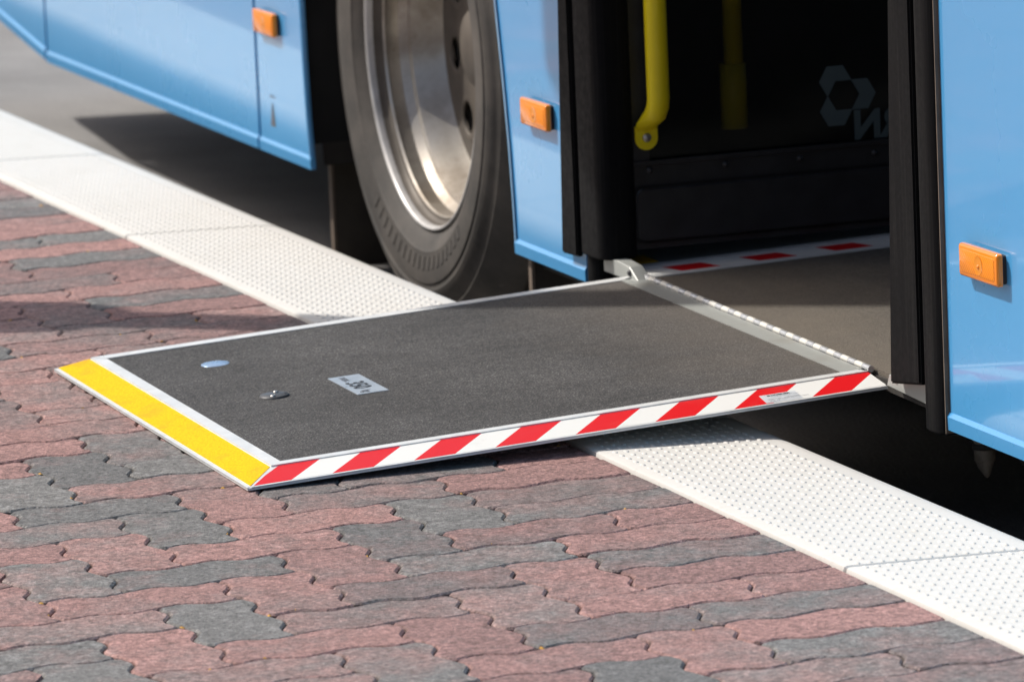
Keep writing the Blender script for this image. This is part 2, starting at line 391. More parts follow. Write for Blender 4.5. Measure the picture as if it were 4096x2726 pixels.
for kind, i, j in cells:
    nx, ny = SIZE[kind]
    cx, cy = OX+(i+nx/2)*U, OY+(j+ny/2)*U
    edge = cy + ny*U/2 > -.05
    rr = random.Random(i*131+j*17+(5 if kind == 'V' else 0))
    dz = rr.uniform(-.0008, .0008); ta, tb = rr.uniform(-.004, .004), rr.uniform(-.006, .006)
    tone = TONE.get((kind, i, j)); q = rr.random()
    if tone is None: tone = (rr.uniform(.05, .25) if q < .28 else rr.uniform(.35, .65) if q < .58 else rr.uniform(.72, .95))
    br = rr.random()
    PAV.append((kind, i, j, cx, cy, edge, dz, ta, tb, tone, br))
core = [a for a in PAV if in_core(a[3], a[4])]
core.sort(key=lambda a: (Vector((a[3], a[4], 0))-Vector((3.4, -.45, 0))).length)
near = set((a[0], a[1], a[2]) for a in core[:298])
for kind, i, j, cx, cy, edge, dz, ta, tb, tone, br in PAV:
    if edge:
        P = OUT[kind]
        P = [(x, y+.035 if y > SIZE[kind][1]*U/2-.03 else y) for x, y in P]
        P = clip(P, lambda x, y: (-.0008-cy)-y)
    if (kind, i, j) in near:
        me = paver_me('paver', P, i) if edge else PME[kind][(i*7+j*3) % 5]
        o = obj('paver', me, None, pave)
        o.matrix_local = Matrix.Translation((cx, cy, pz(cy)+dz)) @ tilt @ Matrix.Rotation(ta, 4, 'X') @ Matrix.Rotation(tb, 4, 'Y')
        o.color = (tone, br, 0, 1)
    else:
        P2 = inset(P if edge else OUT[kind], .003); b0 = len(stuff_v); n = len(P2)
        stuff_v += [(cx+x, cy+y, pz(cy+y)+dz) for x, y in P2] + [(cx+x, cy+y, pz(cy+y)-.012) for x, y in (P if edge else OUT[kind])]
        stuff_f.append(tuple(range(b0, b0+n)))
        stuff_f += [(b0+k, b0+n+k, b0+n+(k+1) % n, b0+(k+1) % n) for k in range(n)]
o = tag(obj('outer_pavers', mesh('outer_pavers', stuff_v, stuff_f), 'paver', pave), kind='stuff'); o.color = (.62, .5, 0, 1)
# dry crumbs caught in the joints
cv, cf = [], []
for k in range(70):
    kind, i, j, cx, cy, *_ = random.choice(core[:200]); p = random.choice(OUT[kind]); x, y = cx+p[0]+random.uniform(-.004, .004), min(cy+p[1], -.005)
    s = random.uniform(.0015, .0042); b0 = len(cv); a = random.uniform(0, 6.3)
    for t in range(5): cv.append((x+s*1.6*math.cos(a+t*1.256)*random.uniform(.6, 1.2), y+s*math.sin(a+t*1.256), pz(y)+random.uniform(-.002, .0005)))
    cv.append((x, y, pz(y)+.0016)); cf += [(b0+t, b0+(t+1) % 5, b0+5) for t in range(5)]
tag(obj('leaf_crumbs', mesh('leaf_crumbs', cv, cf), 'leaf_crumb'), 'tiny dry leaf crumbs lying in the paver joints', 'debris', kind='stuff')

# ------------------------------------------------------------------ kerb of cast stones with bumps
KW = 0.293
prof = [(0., -.30), (0., -.006), (.0015, -.0015), (.005, 0.)]
prof += [(.045, 0.), (.10, 0.), (.16, 0.), (.215, 0.), (.250, -.0008)]
for k in range(1, 8):
    t = k/7*math.pi/2; prof.append((.250+.045*math.sin(t), -.0008-.040*(1-math.cos(t))))
prof += [(.297, -.08), (.310, -.12), (.335, -.16), (.36, -.20), (.36, -.30)]
def kerb_stone_me():
    bm = bmesh.new(); xs = [.0018, .0045, .25, .5, .75, .9955, .9982]
    rows = []
    for x in xs:
        e = .0022 if x in (xs[0], xs[-1]) else 0.
        cx, cz = .15, -.15
        rows.append([bm.verts.new((x, y+(e if y < cx else -e), z+(e if z < cz else -e))) for y, z in prof])
    n = len(prof)
    for a, b in zip(rows, rows[1:]):
        for i in range(n): bm.faces.new((a[i], a[(i+1) % n], b[(i+1) % n], b[i]))
    bm.faces.new(rows[0]); bm.faces.new(rows[-1][::-1]); bmesh.ops.recalc_face_normals(bm, faces=bm.faces)
    me = bpy.data.meshes.new('kerb_stone'); bm.to_mesh(me); bm.free(); me.materials.append(M['kerb_concrete'])
    return autosmooth(me, 30)
def bumps_me():
    vs_, fs = [], []; ns = 10
    for a in range(40):
        for b in range(14):
            x = .0125+a*.025; y = .022+b*.0160; rx, ry, h = .0068, .0034, .0015
            b0 = len(vs_)
            for rr_, hh_ in ((1., -.0004), (.86, .58*h), (.50, .94*h)):
                for k in range(ns):
                    t = 2*math.pi*k/ns; vs_.append((x+rx*rr_*math.cos(t), y+ry*rr_*math.sin(t), hh_))
            vs_.append((x, y, h))
            for r in range(2):
                for k in range(ns): fs.append((b0+r*ns+k, b0+r*ns+(k+1) % ns, b0+(r+1)*ns+(k+1) % ns, b0+(r+1)*ns+k))
            for k in range(ns): fs.append((b0+2*ns+k, b0+2*ns+(k+1) % ns, b0+3*ns))
    me = mesh('bumps', vs_, fs, True); me.materials.append(M['kerb_concrete']); return me
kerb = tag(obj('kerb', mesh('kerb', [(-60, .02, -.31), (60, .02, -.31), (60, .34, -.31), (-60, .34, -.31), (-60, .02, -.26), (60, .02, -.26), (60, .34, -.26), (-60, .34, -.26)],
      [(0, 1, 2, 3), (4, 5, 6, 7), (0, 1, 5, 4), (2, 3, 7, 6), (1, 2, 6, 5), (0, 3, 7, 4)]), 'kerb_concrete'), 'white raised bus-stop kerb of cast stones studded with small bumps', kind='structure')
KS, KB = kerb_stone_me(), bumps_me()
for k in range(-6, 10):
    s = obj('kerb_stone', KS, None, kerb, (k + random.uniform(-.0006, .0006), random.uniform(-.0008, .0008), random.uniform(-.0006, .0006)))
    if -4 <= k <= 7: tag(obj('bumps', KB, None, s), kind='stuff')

# ------------------------------------------------------------------ the bus (local axes: x along the side, y into the bus, z up)
BO = Vector((0, .4872, 0))
ex = Vector((1, -.0233, .0036)).normalized(); ez = Vector((0, -.026, 1)); ny = ez.cross(ex).normalized(); ez = ex.cross(ny)
BM = Matrix(((ex.x, ny.x, ez.x, BO.x), (ex.y, ny.y, ez.y, BO.y), (ex.z, ny.z, ez.z, BO.z), (0, 0, 0, 1)))
bus = bpy.data.objects.new('city_bus', None); COL.objects.link(bus); bus.matrix_world = BM
tag(bus, 'light blue low-floor bus beside the kerb with its door open and ramp folded out', 'bus')
BH = 2.85                                                # body height
B0 = .0265                                               # lower edge of the skirt
arch = [(.5757, B0), (.562, .12), (.556, .22), (.553, .324), (.578, .45), (.65, .60), (.77, .715), (.92, .785), (1.10, .81), (1.27, .785), (1.41, .715), (1.53, .60), (1.596, .49), (1.621, .424), (1.645, .30), (1.662, .19), (1.671, .10), (1.675, B0)]
panels = [('tail', [(-2.03, B0+.0985), (-1.2765, B0+.0035), (-1.2765, BH), (-2.03, BH)]),
          ('rear', [(-1.2635, B0), (.2500, B0), (.2500, BH), (-1.2635, BH)]),
          ('wheel', [(.2625, B0)] + arch + [(2.0065, B0), (2.0065, BH), (.2625, BH)]),
          ('door', [(2.0065, 2.15), (3.4155, 2.15), (3.4155, BH), (2.0065, BH)]),
          ('front', [(3.4155, B0), (7.4, B0), (7.4, BH), (3.4155, BH)])]
for nm, poly in panels:
    if nm == 'door': poly = [(x+(.0005 if x < 3 else -.0005), z) for x, z in poly]
    me = prism_me('body_panel', poly, 1, 0., .007, .0022, 2); autosmooth(me, 30)
    o = obj('body_panel', me, 'blue_paint', bus)
    # folded lower trim with a bright crease
    if nm in ('rear', 'front'):
        a, b = poly[0][0], poly[1][0]; segs = [(a, b, 0., 0.)]
    elif nm == 'wheel': segs = [(.2625, .5752, 0., 0.), (1.6755, 2.0065, 0., 0.)]
    elif nm == 'tail': segs = [(-2.03, -1.2765, .0955, .0035)]
    else: segs = []
    for a, b, za, zb in segs:
        def q(y, z): return [(a, y, B0+za+z), (b, y, B0+zb+z)]
        L = q(.0065, -.0012) + q(-.0034, -.0012) + q(-.0040, .0165) + q(-.0006, .0222) + q(.004, .0228)
        me = mesh('skirt_trim', L, [(2*k, 2*k+1, 2*k+3, 2*k+2) for k in range(4)] + [(0, 2, 4, 6, 8), (1, 3, 5, 7, 9)])
        obj('skirt_trim', me, 'blue_paint', bus)
# wheel-arch flange turned inward
vs_, fs = [], []
for x, z in arch: vs_ += [(x, -.003, z), (x, .006, z), (x+(.007 if x < 1.1 else -.007)*(-1), -.003, z+.004)]
for k in range(len(arch)-1):
    fs.append((3*k, 3*k+1, 3*k+4, 3*k+3)); fs.append((3*k, 3*k+2, 3*k+5, 3*k+3))
obj('arch_flange', mesh('arch_flange', vs_, fs, True), 'blue_paint', bus)
# dark wheel well
wl_p = [(x+(-.03 if x < 1.1 else .03), z+(.03 if z > .5 else 0)) for x, z in arch]
vs_ = [(x, y, z) for y in (.03, .95) for x, z in wl_p]; n = len(wl_p)
fs = [(k, k+1, n+k+1, n+k) for k in range(n-1)] + [tuple(range(n, 2*n))]
obj('wheel_well', mesh('wheel_well', vs_, fs), 'well_liner', bus)
# underbody either side of the well, unseen boxes above the road added to block light
obj('underbody', prism_me('underbody', [(-2.02, .165), (-1.27, .065), (.54, .065), (.54, .34), (-2.02, .34)], 1, .010, 2.45), 'underbody', bus)
obj('underbody', box_me('underbody', (1.71, .60, .0), (7.3, 2.45, .05)), 'underbody', bus)
obj('underbody', box_me('underbody', (1.71, .028, .004), (2.05, .60, .047)), 'underbody', bus)
obj('underbody', box_me('underbody', (3.40, .028, .03), (7.3, .60, .06)), 'underbody', bus)
obj('underbody', box_me('underbody', (.54, .96, .02), (1.71, 2.45, .34)), 'underbody', bus)
obj('light_block_beam', box_me('light_block_beam', (1.75, .45, -.11), (7.2, .62, .0)), 'underbody', bus)  # added to keep light from under the floor
obj('light_block_tray', box_me('light_block_tray', (-1.35, .42, -.07), (.42, 2.40, .066)), 'underbody', bus)  # added low box that darkens the road under the tail
obj('far_side', box_me('far_side', (-2.03, 2.45, -.17), (7.4, 2.5, .95)), 'blue_paint', bus)  # skirt drawn down almost to the road to block light underneath
obj('far_side', box_me('far_side', (-2.03, 2.45, 2.10), (7.4, 2.5, BH)), 'blue_paint', bus)
for k in range(6):
    obj('far_window', box_me('far_window', (-2.0+k*1.6, 2.470, .95), (-.72+k*1.6, 2.476, 2.10)), 'tinted_glass', bus)
    obj('window_pillar', box_me('window_pillar', (-.72+k*1.6, 2.455, .951), (-.60+k*1.6, 2.495, 2.099)), 'black_plastic', bus)
obj('roof', box_me('roof', (-2.03, .03, BH-.01), (7.4, 2.5, BH+.06), .02), 'blue_paint', bus)
obj('rear_wall', box_me('rear_wall', (-2.08, .0, .125), (-2.032, 2.5, BH)), 'blue_paint', bus)
obj('front_wall', box_me('front_wall', (7.402, .0, .0), (7.45, 2.5, BH)), 'blue_paint', bus)
# dark inner walls of the entrance
obj('inner_wall', box_me('inner_wall', (1.74, .03, .085), (1.78, 1.2, 2.84)), 'black_plastic', bus)
obj('inner_wall', box_me('inner_wall', (3.60, .03, .02), (3.64, 2.44, 2.84)), 'black_plastic', bus)
obj('inner_ceiling', box_me('inner_ceiling', (1.92, .03, 2.25), (3.62, 2.34, 2.28)), 'black_plastic', bus)
obj('inner_floor', box_me('inner_floor', (1.94, .9, .05), (3.60, 2.32, .082)), 'floor_grit', bus)

# --- wheel
WC = Vector((1.098, .045, .283))
wheel = obj('wheel', lathe_me('wheel', [(.235, .135), (.236, .19), (.238, .235), (.262, .275), (.286, .28), (.290, .25), (.262, .235), (.255, .19)], 72), 'rim_steel', bus, WC)
wheel['label'] = 'rear wheel with deep-dished dirty silver rim'
tp = [(.289, .030), (.297, .008), (.303, -.004), (.312, -.009), (.316, -.0135), (.330, -.0185), (.333, -.0215), (.338, -.0218), (.366, -.0272), (.386, -.0268), (.389, -.0240), (.395, -.0240), (.398, -.0262), (.414, -.0210), (.417, -.0170), (.430, -.0115), (.433, -.0125), (.444, -.004), (.458, .012), (.468, .026), (.474, .038)]
gv = [.060, .100, .140, .180, .220]; y = .042
for gq in gv: tp += [(.4775, gq-.006), (.4655, gq-.0045), (.4655, gq+.0045), (.4775, gq+.006)]
tp += [(.474, .250), (.462, .272), (.42, .298), (.35, .30), (.30, .28), (.289, .26)]
tyre = obj('tyre', autosmooth(lathe_me('tyre', tp, 128), 40), 'tyre_rubber', wheel)
obj('tyre', autosmooth(lathe_me('tyre', [(r, d+.33) for r, d in tp], 96), 40), 'tyre_rubber', wheel)
rp = [(.2985, .006), (.3000, -.004), (.2982, -.0078), (.2950, -.0078), (.2925, -.003), (.2915, .006)]
obj('rim_flange', lathe_me('rim_flange', rp, 128), 'rim_lip', wheel)
obj('bead_groove', lathe_me('bead_groove', [(.2916, .005), (.2900, .014), (.2845, .020), (.2795, .019)], 96), 'disc_steel', wheel)  # dark steel puts the groove's shadow into the colour
bp = [(.2796, .0185), (.2775, .0225), (.2790, .027), (.2770, .046), (.2680, .060), (.2610, .0635), (.2560, .075), (.2490, .095), (.2435, .110), (.2400, .118)]
obj('rim_barrel', autosmooth(lathe_me('rim_barrel', bp, 128), 25), 'rim_steel', wheel)
# disc with round hand holes
bm = bmesh.new(); segs = 120; rings = [.237, .226, .214, .168, .150, .085]; dz_ = [.116, .121, .124, .120, .120, .122]; rings[0] = .241
V = [[bm.verts.new((r*math.cos(2*math.pi*k/segs), d, r*math.sin(2*math.pi*k/segs))) for k in range(segs)] for r, d in zip(rings, dz_)]
for a in range(len(rings)-1):
    for k in range(segs):
        if a == 2 and (k % 12) in (0, 1, 2, 3, 4, 5): continue
        bm.faces.new((V[a][k], V[a][(k+1) % segs], V[a+1][(k+1) % segs], V[a+1][k]))
me = bpy.data.meshes.new('rim_disc'); bm.to_mesh(me); bm.free(); obj('rim_disc', autosmooth(me, 40), 'disc_steel', wheel)
for k in range(10):                                        # rounded hole collars
    t = 2*math.pi*(k*12+3)/120
    me = lathe_me('hand_hole', [(.0275, .0), (.0300, -.004), (.045, .0015)], 20) if k == 0 else me
    obj('hand_hole', me, 'disc_steel', wheel, (.191*math.cos(t), .1215, .191*math.sin(t)))
obj('hub', lathe_me('hub', [(.0, .085), (.06, .085), (.075, .10), (.10, .123)], 48), 'disc_steel', wheel)
vs_, fs = [], []                                           # moulded ribs on the tyre shoulder
for k in range(-9, 10):
    t = -math.pi/2+2*math.pi*k/84; w = .0056
    b0 = len(vs_)
    for r, d in ((.341, -.0222), (.363, -.0266)):
        for s in (-1, 1):
            tt = t+s*w/r; vs_.append((r*math.cos(tt), d-.0016, r*math.sin(tt)))
            vs_.append((r*math.cos(tt*1+s*.004), d+.003, r*math.sin(tt+s*.004)))
    fs += [(b0, b0+2, b0+6, b0+4), (b0, b0+1, b0+5, b0+4), (b0+2, b0+3, b0+7, b0+6), (b0, b0+1, b0+3, b0+2), (b0+4, b0+5, b0+7, b0+6)]
tag(obj('sidewall_ribs', mesh('sidewall_ribs', vs_, fs), 'tyre_rubber', wheel), kind='stuff')
for u, d0, d1, z0, z1 in ((.430, .075, .95, -.177, .06), (1.700, .012, .5, -.125, .02)):
    fl = obj('mud_flap', box_me('mud_flap', (u, d0+.004, z0), (u+.010, d1, z1), .002), 'flap_rubber', bus)
    obj('flap_edge', box_me('flap_edge', (u-.003, d0-.002, z0), (u+.013, d0+.004, z1), .0015), 'flap_edge', fl)

# --- side marker lamps
def rrect(w, h, r, n=5):
    P = []
    for cx, cy, a0 in ((w/2-r, h/2-r, 0), (-w/2+r, h/2-r, 90), (-w/2+r, -h/2+r, 180), (w/2-r, -h/2+r, 270)):
        for k in range(n+1):
            t = R(a0+90*k/n); P.append((cx+r*math.cos(t), cy+r*math.sin(t)))
    return P
def lens_me(name, w, h, rad, d0, d1, rnd):
    rings = [(0., d0), (0., d1+rnd), (rnd*.3, d1+rnd*.3), (rnd, d1)]; P = rrect(w, h, rad); n = len(P); vs_, fs = [], []
    for ins, d in rings:
        Q = inset(P, ins) if ins else P; vs_ += [(x, d, z) for x, z in Q]
    for r in range(3): fs += [(r*n+k, r*n+(k+1) % n, (r+1)*n+(k+1) % n, (r+1)*n+k) for k in range(n)]
    fs.append(tuple(3*n+k for k in range(n))); return autosmooth(mesh(name, vs_, fs), 50)
ML = lens_me('marker_lamp', .124, .043, .005, -.0065, -.0150, .0035)
MB_ = lens_me('lamp_base', .118, .038, .004, .001, -.0066, .001)
MI = lens_me('lens_panel', .108, .030, .004, -.0149, -.0156, .0006)
MR = lathe_me('reflector_dish', [(.0128, -.0160), (.0115, -.0158), (.008, -.0157), (.0, -.0157)], 28)
MC = lathe_me('bulb', [(.0032, -.0161), (.0024, -.0170), (.0, -.0174)], 14)
for u in (.3544, 1.8225, 3.5557, 5.4):
    lp = obj('marker_lamp', ML, 'amber_rim', bus, (u, 0, .2649))
    obj('lamp_base', MB_, 'rubber', lp); obj('lens_panel', MI, 'amber_lens', lp)
    rd_ = obj('reflector_dish', MR, 'amber_bulb', lp, (.004, 0, 0)); obj('bulb', MC, 'amber_rim', lp, (.004, 0, -.002))
# jacking mark on the panel
obj('jacking_mark', mesh('jacking_mark', [(.330, -.0008, .076), (.361, -.0008, .0765), (.3480, -.0008, .118), (.3445, -.0008, .118)], [(0, 1, 2, 3)]), 'ink_soft', bus)
obj('jacking_mark', box_me('jacking_mark', (.334, -.0009, .1290), (.362, -.0004, .1318)), 'ink_soft', bus)

# --- door surround seals
def lip_me(pts, y0, y1, bev=.003):
    return autosmooth(prism_me('finger_seal', pts, 1, y0, y1, bev, 2), 40)
obj('finger_seal', lip_me([(1.9372, .0625), (2.006, .0655), (2.006, 2.2), (1.990, 2.2), (1.972, .6)], -.016, -.003), 'seal_rubber', bus)
obj('finger_seal', lip_me([(3.2420, .0610), (3.3445, .0745), (3.3445, 2.2), (3.330, 2.2), (3.274, .60)], -.012, .006), 'seal_rubber', bus)
def round_post(x0, x1, y0, y1, z0, z1):
    P = rrect(x1-x0, y1-y0, min(.022, (x1-x0)/2.1, (y1-y0)/2.1), 6); cx, cy = (x0+x1)/2, (y0+y1)/2
    return autosmooth(prism_me('door_post', [(x+cx, y+cy) for x, y in P], 2, z0, z1, .003, 2), 40)
obj('door_post', round_post(3.3450, 3.4130, -.012, .045, .0165, 2.2), 'seal_rubber', bus)
obj('door_post', round_post(2.0085, 2.052, -.006, .04, .0, .078), 'seal_rubber', bus)
obj('door_post', round_post(2.0085, 2.115, -.014, .050, .0725, 2.2), 'seal_rubber', bus)
obj('seal_strip', box_me('seal_strip', (3.4132, -.006, .020), (3.4153, .02, 2.2)), 'flap_edge', bus)

# --- inward-swung door leaf seen on its glass face
LX = 2.100
def ring_me():
    o_, i_ = [(.030, .083), (.66, .083), (.66, 2.15), (.030, 2.15)], [(.075, .214), (.615, .214), (.615, 2.10), (.075, 2.10)]
    vs_, fs = [], []
    for x in (LX, LX-.034): vs_ += [(x, y, z) for y, z in o_] + [(x, y, z) for y, z in i_]
    for k in range(4):
        j = (k+1) % 4
        fs += [(k, j, 4+j, 4+k), (8+k, 8+j, 12+j, 12+k), (k, j, 8+j, 8+k), (4+k, 4+j, 12+j, 12+k)]
    return mesh('door_leaf', vs_, fs)
leaf = obj('door_leaf', ring_me(), 'black_plastic', bus); leaf['label'] = 'inward-swung black door leaf with tinted glass'
pp = [(y+.345, z+.136) for y, z in rrect(.60, .088, .016)]
obj('kick_panel', autosmooth(prism_me('kick_panel', pp, 0, LX-.002, LX+.010, .006, 3), 40), 'black_plastic', leaf)
obj('glass_rail', box_me('glass_rail', (LX-.001, .034, .2105), (LX+.004, .655, .2185), .0015), 'black_plastic', leaf)
sc = lathe_me('screw', [(.0, -.0045), (.003, -.0040), (.0050, -.0022), (.0056, 0.)], 14)
for y in (.0735, .1977, .3201, .444, .568):
    obj('screw', sc, 'black_plastic', leaf, mtx=Matrix.Translation((LX, y, .2035-.014*(y-.07))) @ Matrix.Rotation(R(90), 4, 'Z'))
obj('glass', box_me('glass', (LX-.014, .072, .2115), (LX-.009, .618, 2.104)), 'tinted_glass', leaf)
# logo and mirrored letters printed on the pane
gx = LX-.0080
def hexa(cy, cz, r): return [(cy+r*math.cos(R(60*k)), cz+r*math.sin(R(60*k))) for k in range(6)]
cy, cz, hr = .3990, .2905, .0270
def quadhex(name, pts):
    obj(name, mesh(name, [(gx, y, z) for y, z in pts], [tuple(range(len(pts)))]), 'print_grey', leaf)
def hv(c, k, r=hr): return (c[0]+r*math.cos(R(60*k)), c[1]+r*math.sin(R(60*k)))
C0 = (cy, cz); d = hr*.98
for ang, keep in ((120, (0, 1, 2, 3, 4)), (0, None), (240, None)):
    c1 = (cy+d*math.cos(R(ang)), cz+d*math.sin(R(ang)))
    # outer hexagon minus the central one: L-shaped chevron of hexagon edges
    k0 = ang//60
    out_ = [hv(c1, k0-2+i) for i in range(5)]
    inn = [hv(C0, k0+1, hr*.96), hv(C0, k0, hr*.96), hv(C0, k0-1, hr*.96)]
    quadhex('logo_hexagon', out_ + inn)
tl = text_me('mirrored_letters', 'RN', .0600, .0026, mirror=True)
x0 = min(v.co.x for v in tl.vertices)
for v in tl.vertices: v.co.x -= x0
obj('mirrored_letters', tl, 'print_grey', leaf, mtx=Matrix(((0, 0, 1, gx), (1, 0, 0, .4150), (0, 1, 0, .2222), (0, 0, 0, 1))))
# yellow grab rail with flattened, bolted end
rx = LX+.040
hp = [(rx, .078, 1.6), (rx, .078, .9), (rx, .078, .40), (rx, .078, .318), (rx-.002, .0775, .306), (rx-.010, .076, .293), (rx-.022, .0725, .283), (rx-.031, .0700, .275), (rx-.0355, .069, .266)]
hr_ = [(.0172, .0172)]*4 + [(.0172, .0172), (.0160, .0175), (.0115, .0180), (.0060, .0185), (.0030, .0180)]
rail = obj('grab_rail', tube_me('grab_rail', hp, hr_, 20), 'handrail_yellow', bus)
tab = [(.069+.0182*math.cos(R(a)), .2535+.0182*math.sin(R(a))) for a in range(180, 361, 12)] + [(.069+.0182, .272), (.069-.0182, .272)]
obj('rail_tab', autosmooth(prism_me('rail_tab', tab, 0, rx-.0385, rx-.0325, .0012, 2), 40), 'handrail_yellow', rail)
obj('bolt', lathe_me('bolt', [(.0, -.004), (.004, -.0038), (.0066, -.0022), (.0072, .0)], 18), 'steel', rail, mtx=Matrix.Translation((rx-.0326, .069, .2545)) @ Matrix.Rotation(R(90), 4, 'Z'))
rail_refl = obj('rail_reflection', tube_me('rail_reflection', [(2.045, .238, 2.1), (2.045, .238, .8), (2.045, .238, .330)], .0150, 16), 'reflection_yellow', bus)  # reflection in the door glass, built as a solid pole behind it
obj('reflection_sleeve', tube_me('reflection_sleeve', [(2.045, .236, .348), (2.045, .236, .30), (2.045, .236, .2485)], .0205, 16), 'reflection_yellow', rail_refl)  # thicker lower end of the same reflection

# --- entrance floor: ramp well with striped edge
def fz(y): return .0535 + .030*y
def slab(name, x0, x1, y0, y1, dz0, dz1, mat, par=bus):
    vs_ = [(x, y, fz(y)+dz) for dz in (dz0, dz1) for x, y in ((x0, y0), (x1, y0), (x1, y1), (x0, y1))]
    return obj(name, mesh(name, vs_, [(0, 1, 2, 3), (4, 5, 6, 7), (0, 1, 5, 4), (1, 2, 6, 5), (2, 3, 7, 6), (3, 0, 4, 7)]), mat, par)
well = slab('ramp_well', 2.200, 3.335, .0300, .90, -.02, 0., 'floor_grit')
slab('well_edging', 2.179, 2.200, .031, .90, -.02, .0016, 'aluminium', well)
slab('well_channel', 2.094, 2.1215, .040, .90, -.02, .0030, 'aluminium', well)
slab('well_channel', 1.95, 2.092, .030, .90, -.02, .0010, 'sill_aluminium', well)
slab('stripe_bed', 2.1220, 2.1785, .026, .90, -.02, .0000, 'aluminium', well)
Pq = .1256
def stripe(k, red, y0):
    lean = .0075
    a0, a1 = y0, y0+Pq/2
    q = [(2.1770, a0+lean), (2.1770, a1+lean), (2.1245, a1-lean), (2.1245, a0-lean)]
    q = [(x, min(max(y, .030), .89)) for x, y in q]
    n_ = 'red_stripe' if red else 'white_stripe'
    obj(n_, mesh(n_, [(x, y, fz(y)+.0010) for x, y in q], [(0, 1, 2, 3)]), 'red_film' if red else 'white_film', well)
for k in range(7):
    stripe(k, False, .0855-Pq/2+k*Pq); stripe(k, True, .0855+k*Pq)
slab('yellow_patch', 2.006, 2.074, .040, .092, .0011, .0020, 'yellow_grit', well)
obj('sill_cover', prism_me('sill_cover', [(3.1860, .0475), (3.362, .0420), (3.362, .073), (3.236, .0715), (3.1950, .0640)], 1, .006, .029, .001, 1), 'sill_aluminium', bus)
sl_ = obj('sill_cover', prism_me('sill_cover', [(2.072, .0505), (2.172, .0510), (2.2230, .0555), (2.186, .0725), (2.135, .0750), (2.072, .0720)], 1, .004, .026, .001, 1), 'sill_aluminium', bus)
obj('screw', sc, 'dirty_shaded_steel', bus, (3.2190, .006, .0625))
obj('screw', sc, 'dirty_shaded_steel', bus, (2.1890, .004, .0635))
vs_ = []; prf = []
for k in range(24):                                        # rough lower rail of the sill
    x = 2.02+k*(3.375-2.02)/23; vs_ += [(x, .026, .0460), (x, .026, .0300+random.uniform(-.0012, .0012)), (x, .06, .028), (x, .06, .0460)]
fs = [f for k in range(23) for f in ((4*k, 4*k+1, 4*k+5, 4*k+4), (4*k+1, 4*k+2, 4*k+6, 4*k+5), (4*k+3, 4*k, 4*k+4, 4*k+7))]
obj('sill_rail', mesh('sill_rail', vs_, fs), 'dirty_shaded_steel', bus)
# drain valve under the front panel
dr = obj('drain_valve', lathe_me('drain_valve', [(.0, .0), (.0145, .0), (.0145, .025), (.0165, .03), (.0165, .06)], 20), 'drain_rubber', bus, mtx=Matrix.Translation((3.178, .15, -.072)) @ Matrix.Rotation(R(90), 4, 'X'))
vs_, fs = [], []
for i, (z, a, b) in enumerate(((0., .0150, .0150), (-.016, .0152, .0140), (-.028, .0135, .009), (-.036, .0095, .0045), (-.041, .004, .0015))):
    vs_ += [(a*math.cos(2*math.pi*k/16)+(.004 if i > 2 else 0), b*math.sin(2*math.pi*k/16), z) for k in range(16)]
fs = [(i*16+k, i*16+(k+1) % 16, (i+1)*16+(k+1) % 16, (i+1)*16+k) for i in range(4) for k in range(16)] + [tuple(64+k for k in range(16))]
obj('drain_lips', mesh('drain_lips', vs_, fs, True), 'drain_rubber', bus, (3.178, .15, -.0535))
obj('drain_clamp', box_me('drain_clamp', (3.155, .143, -.056), (3.164, .157, -.046), .002), 'dirty_shaded_steel', bus)
obj('drain_clamp', lathe_me('drain_clamp', [(.0152, -.004), (.0172, -.004), (.0172, .004), (.0152, .004)], 24, close=True), 'dirty_shaded_steel', bus, mtx=Matrix.Translation((3.178, .15, -.0510)) @ Matrix.Rotation(R(90), 4, 'X'))
obj('drain_hose', tube_me('drain_hose', [(3.19, .20, -.01), (3.23, .19, -.045), (3.28, .17, -.052), (3.33, .16, -.030), (3.36, .16, .03)], .014, 10), 'underbody', bus)

# --- fold-out wheelchair ramp (local axes: x from tip to hinge, y away from the near edge, z up)
Nc = Vector((3.1454, -.4776, -.0180)); Hc = Vector((3.1668, .4281, .0512))
rx_ = (Hc-Nc).normalized(); ry_ = Vector((-.9935, .0143, .0008)); ry_ = (ry_-rx_*ry_.dot(rx_)).normalized(); rz_ = rx_.cross(ry_)
RM = Matrix(((rx_.x, ry_.x, rz_.x, Nc.x), (rx_.y, ry_.y, rz_.y, Nc.y), (rx_.z, ry_.z, rz_.z, Nc.z), (0, 0, 0, 1)))
RL, RW = (Hc-Nc).length, .9936
LIP, TOP, BV, YB, FR = .0032, .0105, .0735, .0555, .0185
tray_v = [(0, 0, 0), (RL, 0, 0), (RL, RW, 0), (0, RW, 0),
          (0, 0, LIP), (RL-.001, 0, LIP), (RL+.002, BV, TOP), (YB, BV, TOP), (RL+.002, RW, TOP), (YB, RW, TOP), (0, RW, LIP)]
tray_f = [(0, 1, 2, 3), (0, 4, 5, 1), (4, 7, 6, 5), (4, 10, 9, 7), (7, 9, 8, 6), (1, 5, 6, 8, 2), (0, 3, 10, 4), (3, 2, 8, 9, 10)]
ramp = obj('ramp', mesh('ramp', tray_v, tray_f), 'aluminium', bus, mtx=BM.inverted() @ RM)
ramp['label'] = 'fold-out wheelchair ramp with dark grit deck, yellow tip and red-white striped edge'
def flat(name, pts, z, mat, th=.0009, par=ramp):
    """thin sheet with thickness; z is a number or function of (x, y)"""
    Z = z if callable(z) else (lambda x, y: z); n = len(pts)
    vs_ = [(x, y, Z(x, y)) for x, y in pts] + [(x, y, Z(x, y)-th) for x, y in pts]
    return obj(name, mesh(name, vs_, [tuple(range(n)), tuple(range(n, 2*n))[::-1]] + [(k, (k+1) % n, n+(k+1) % n, n+k) for k in range(n)]), mat, par)
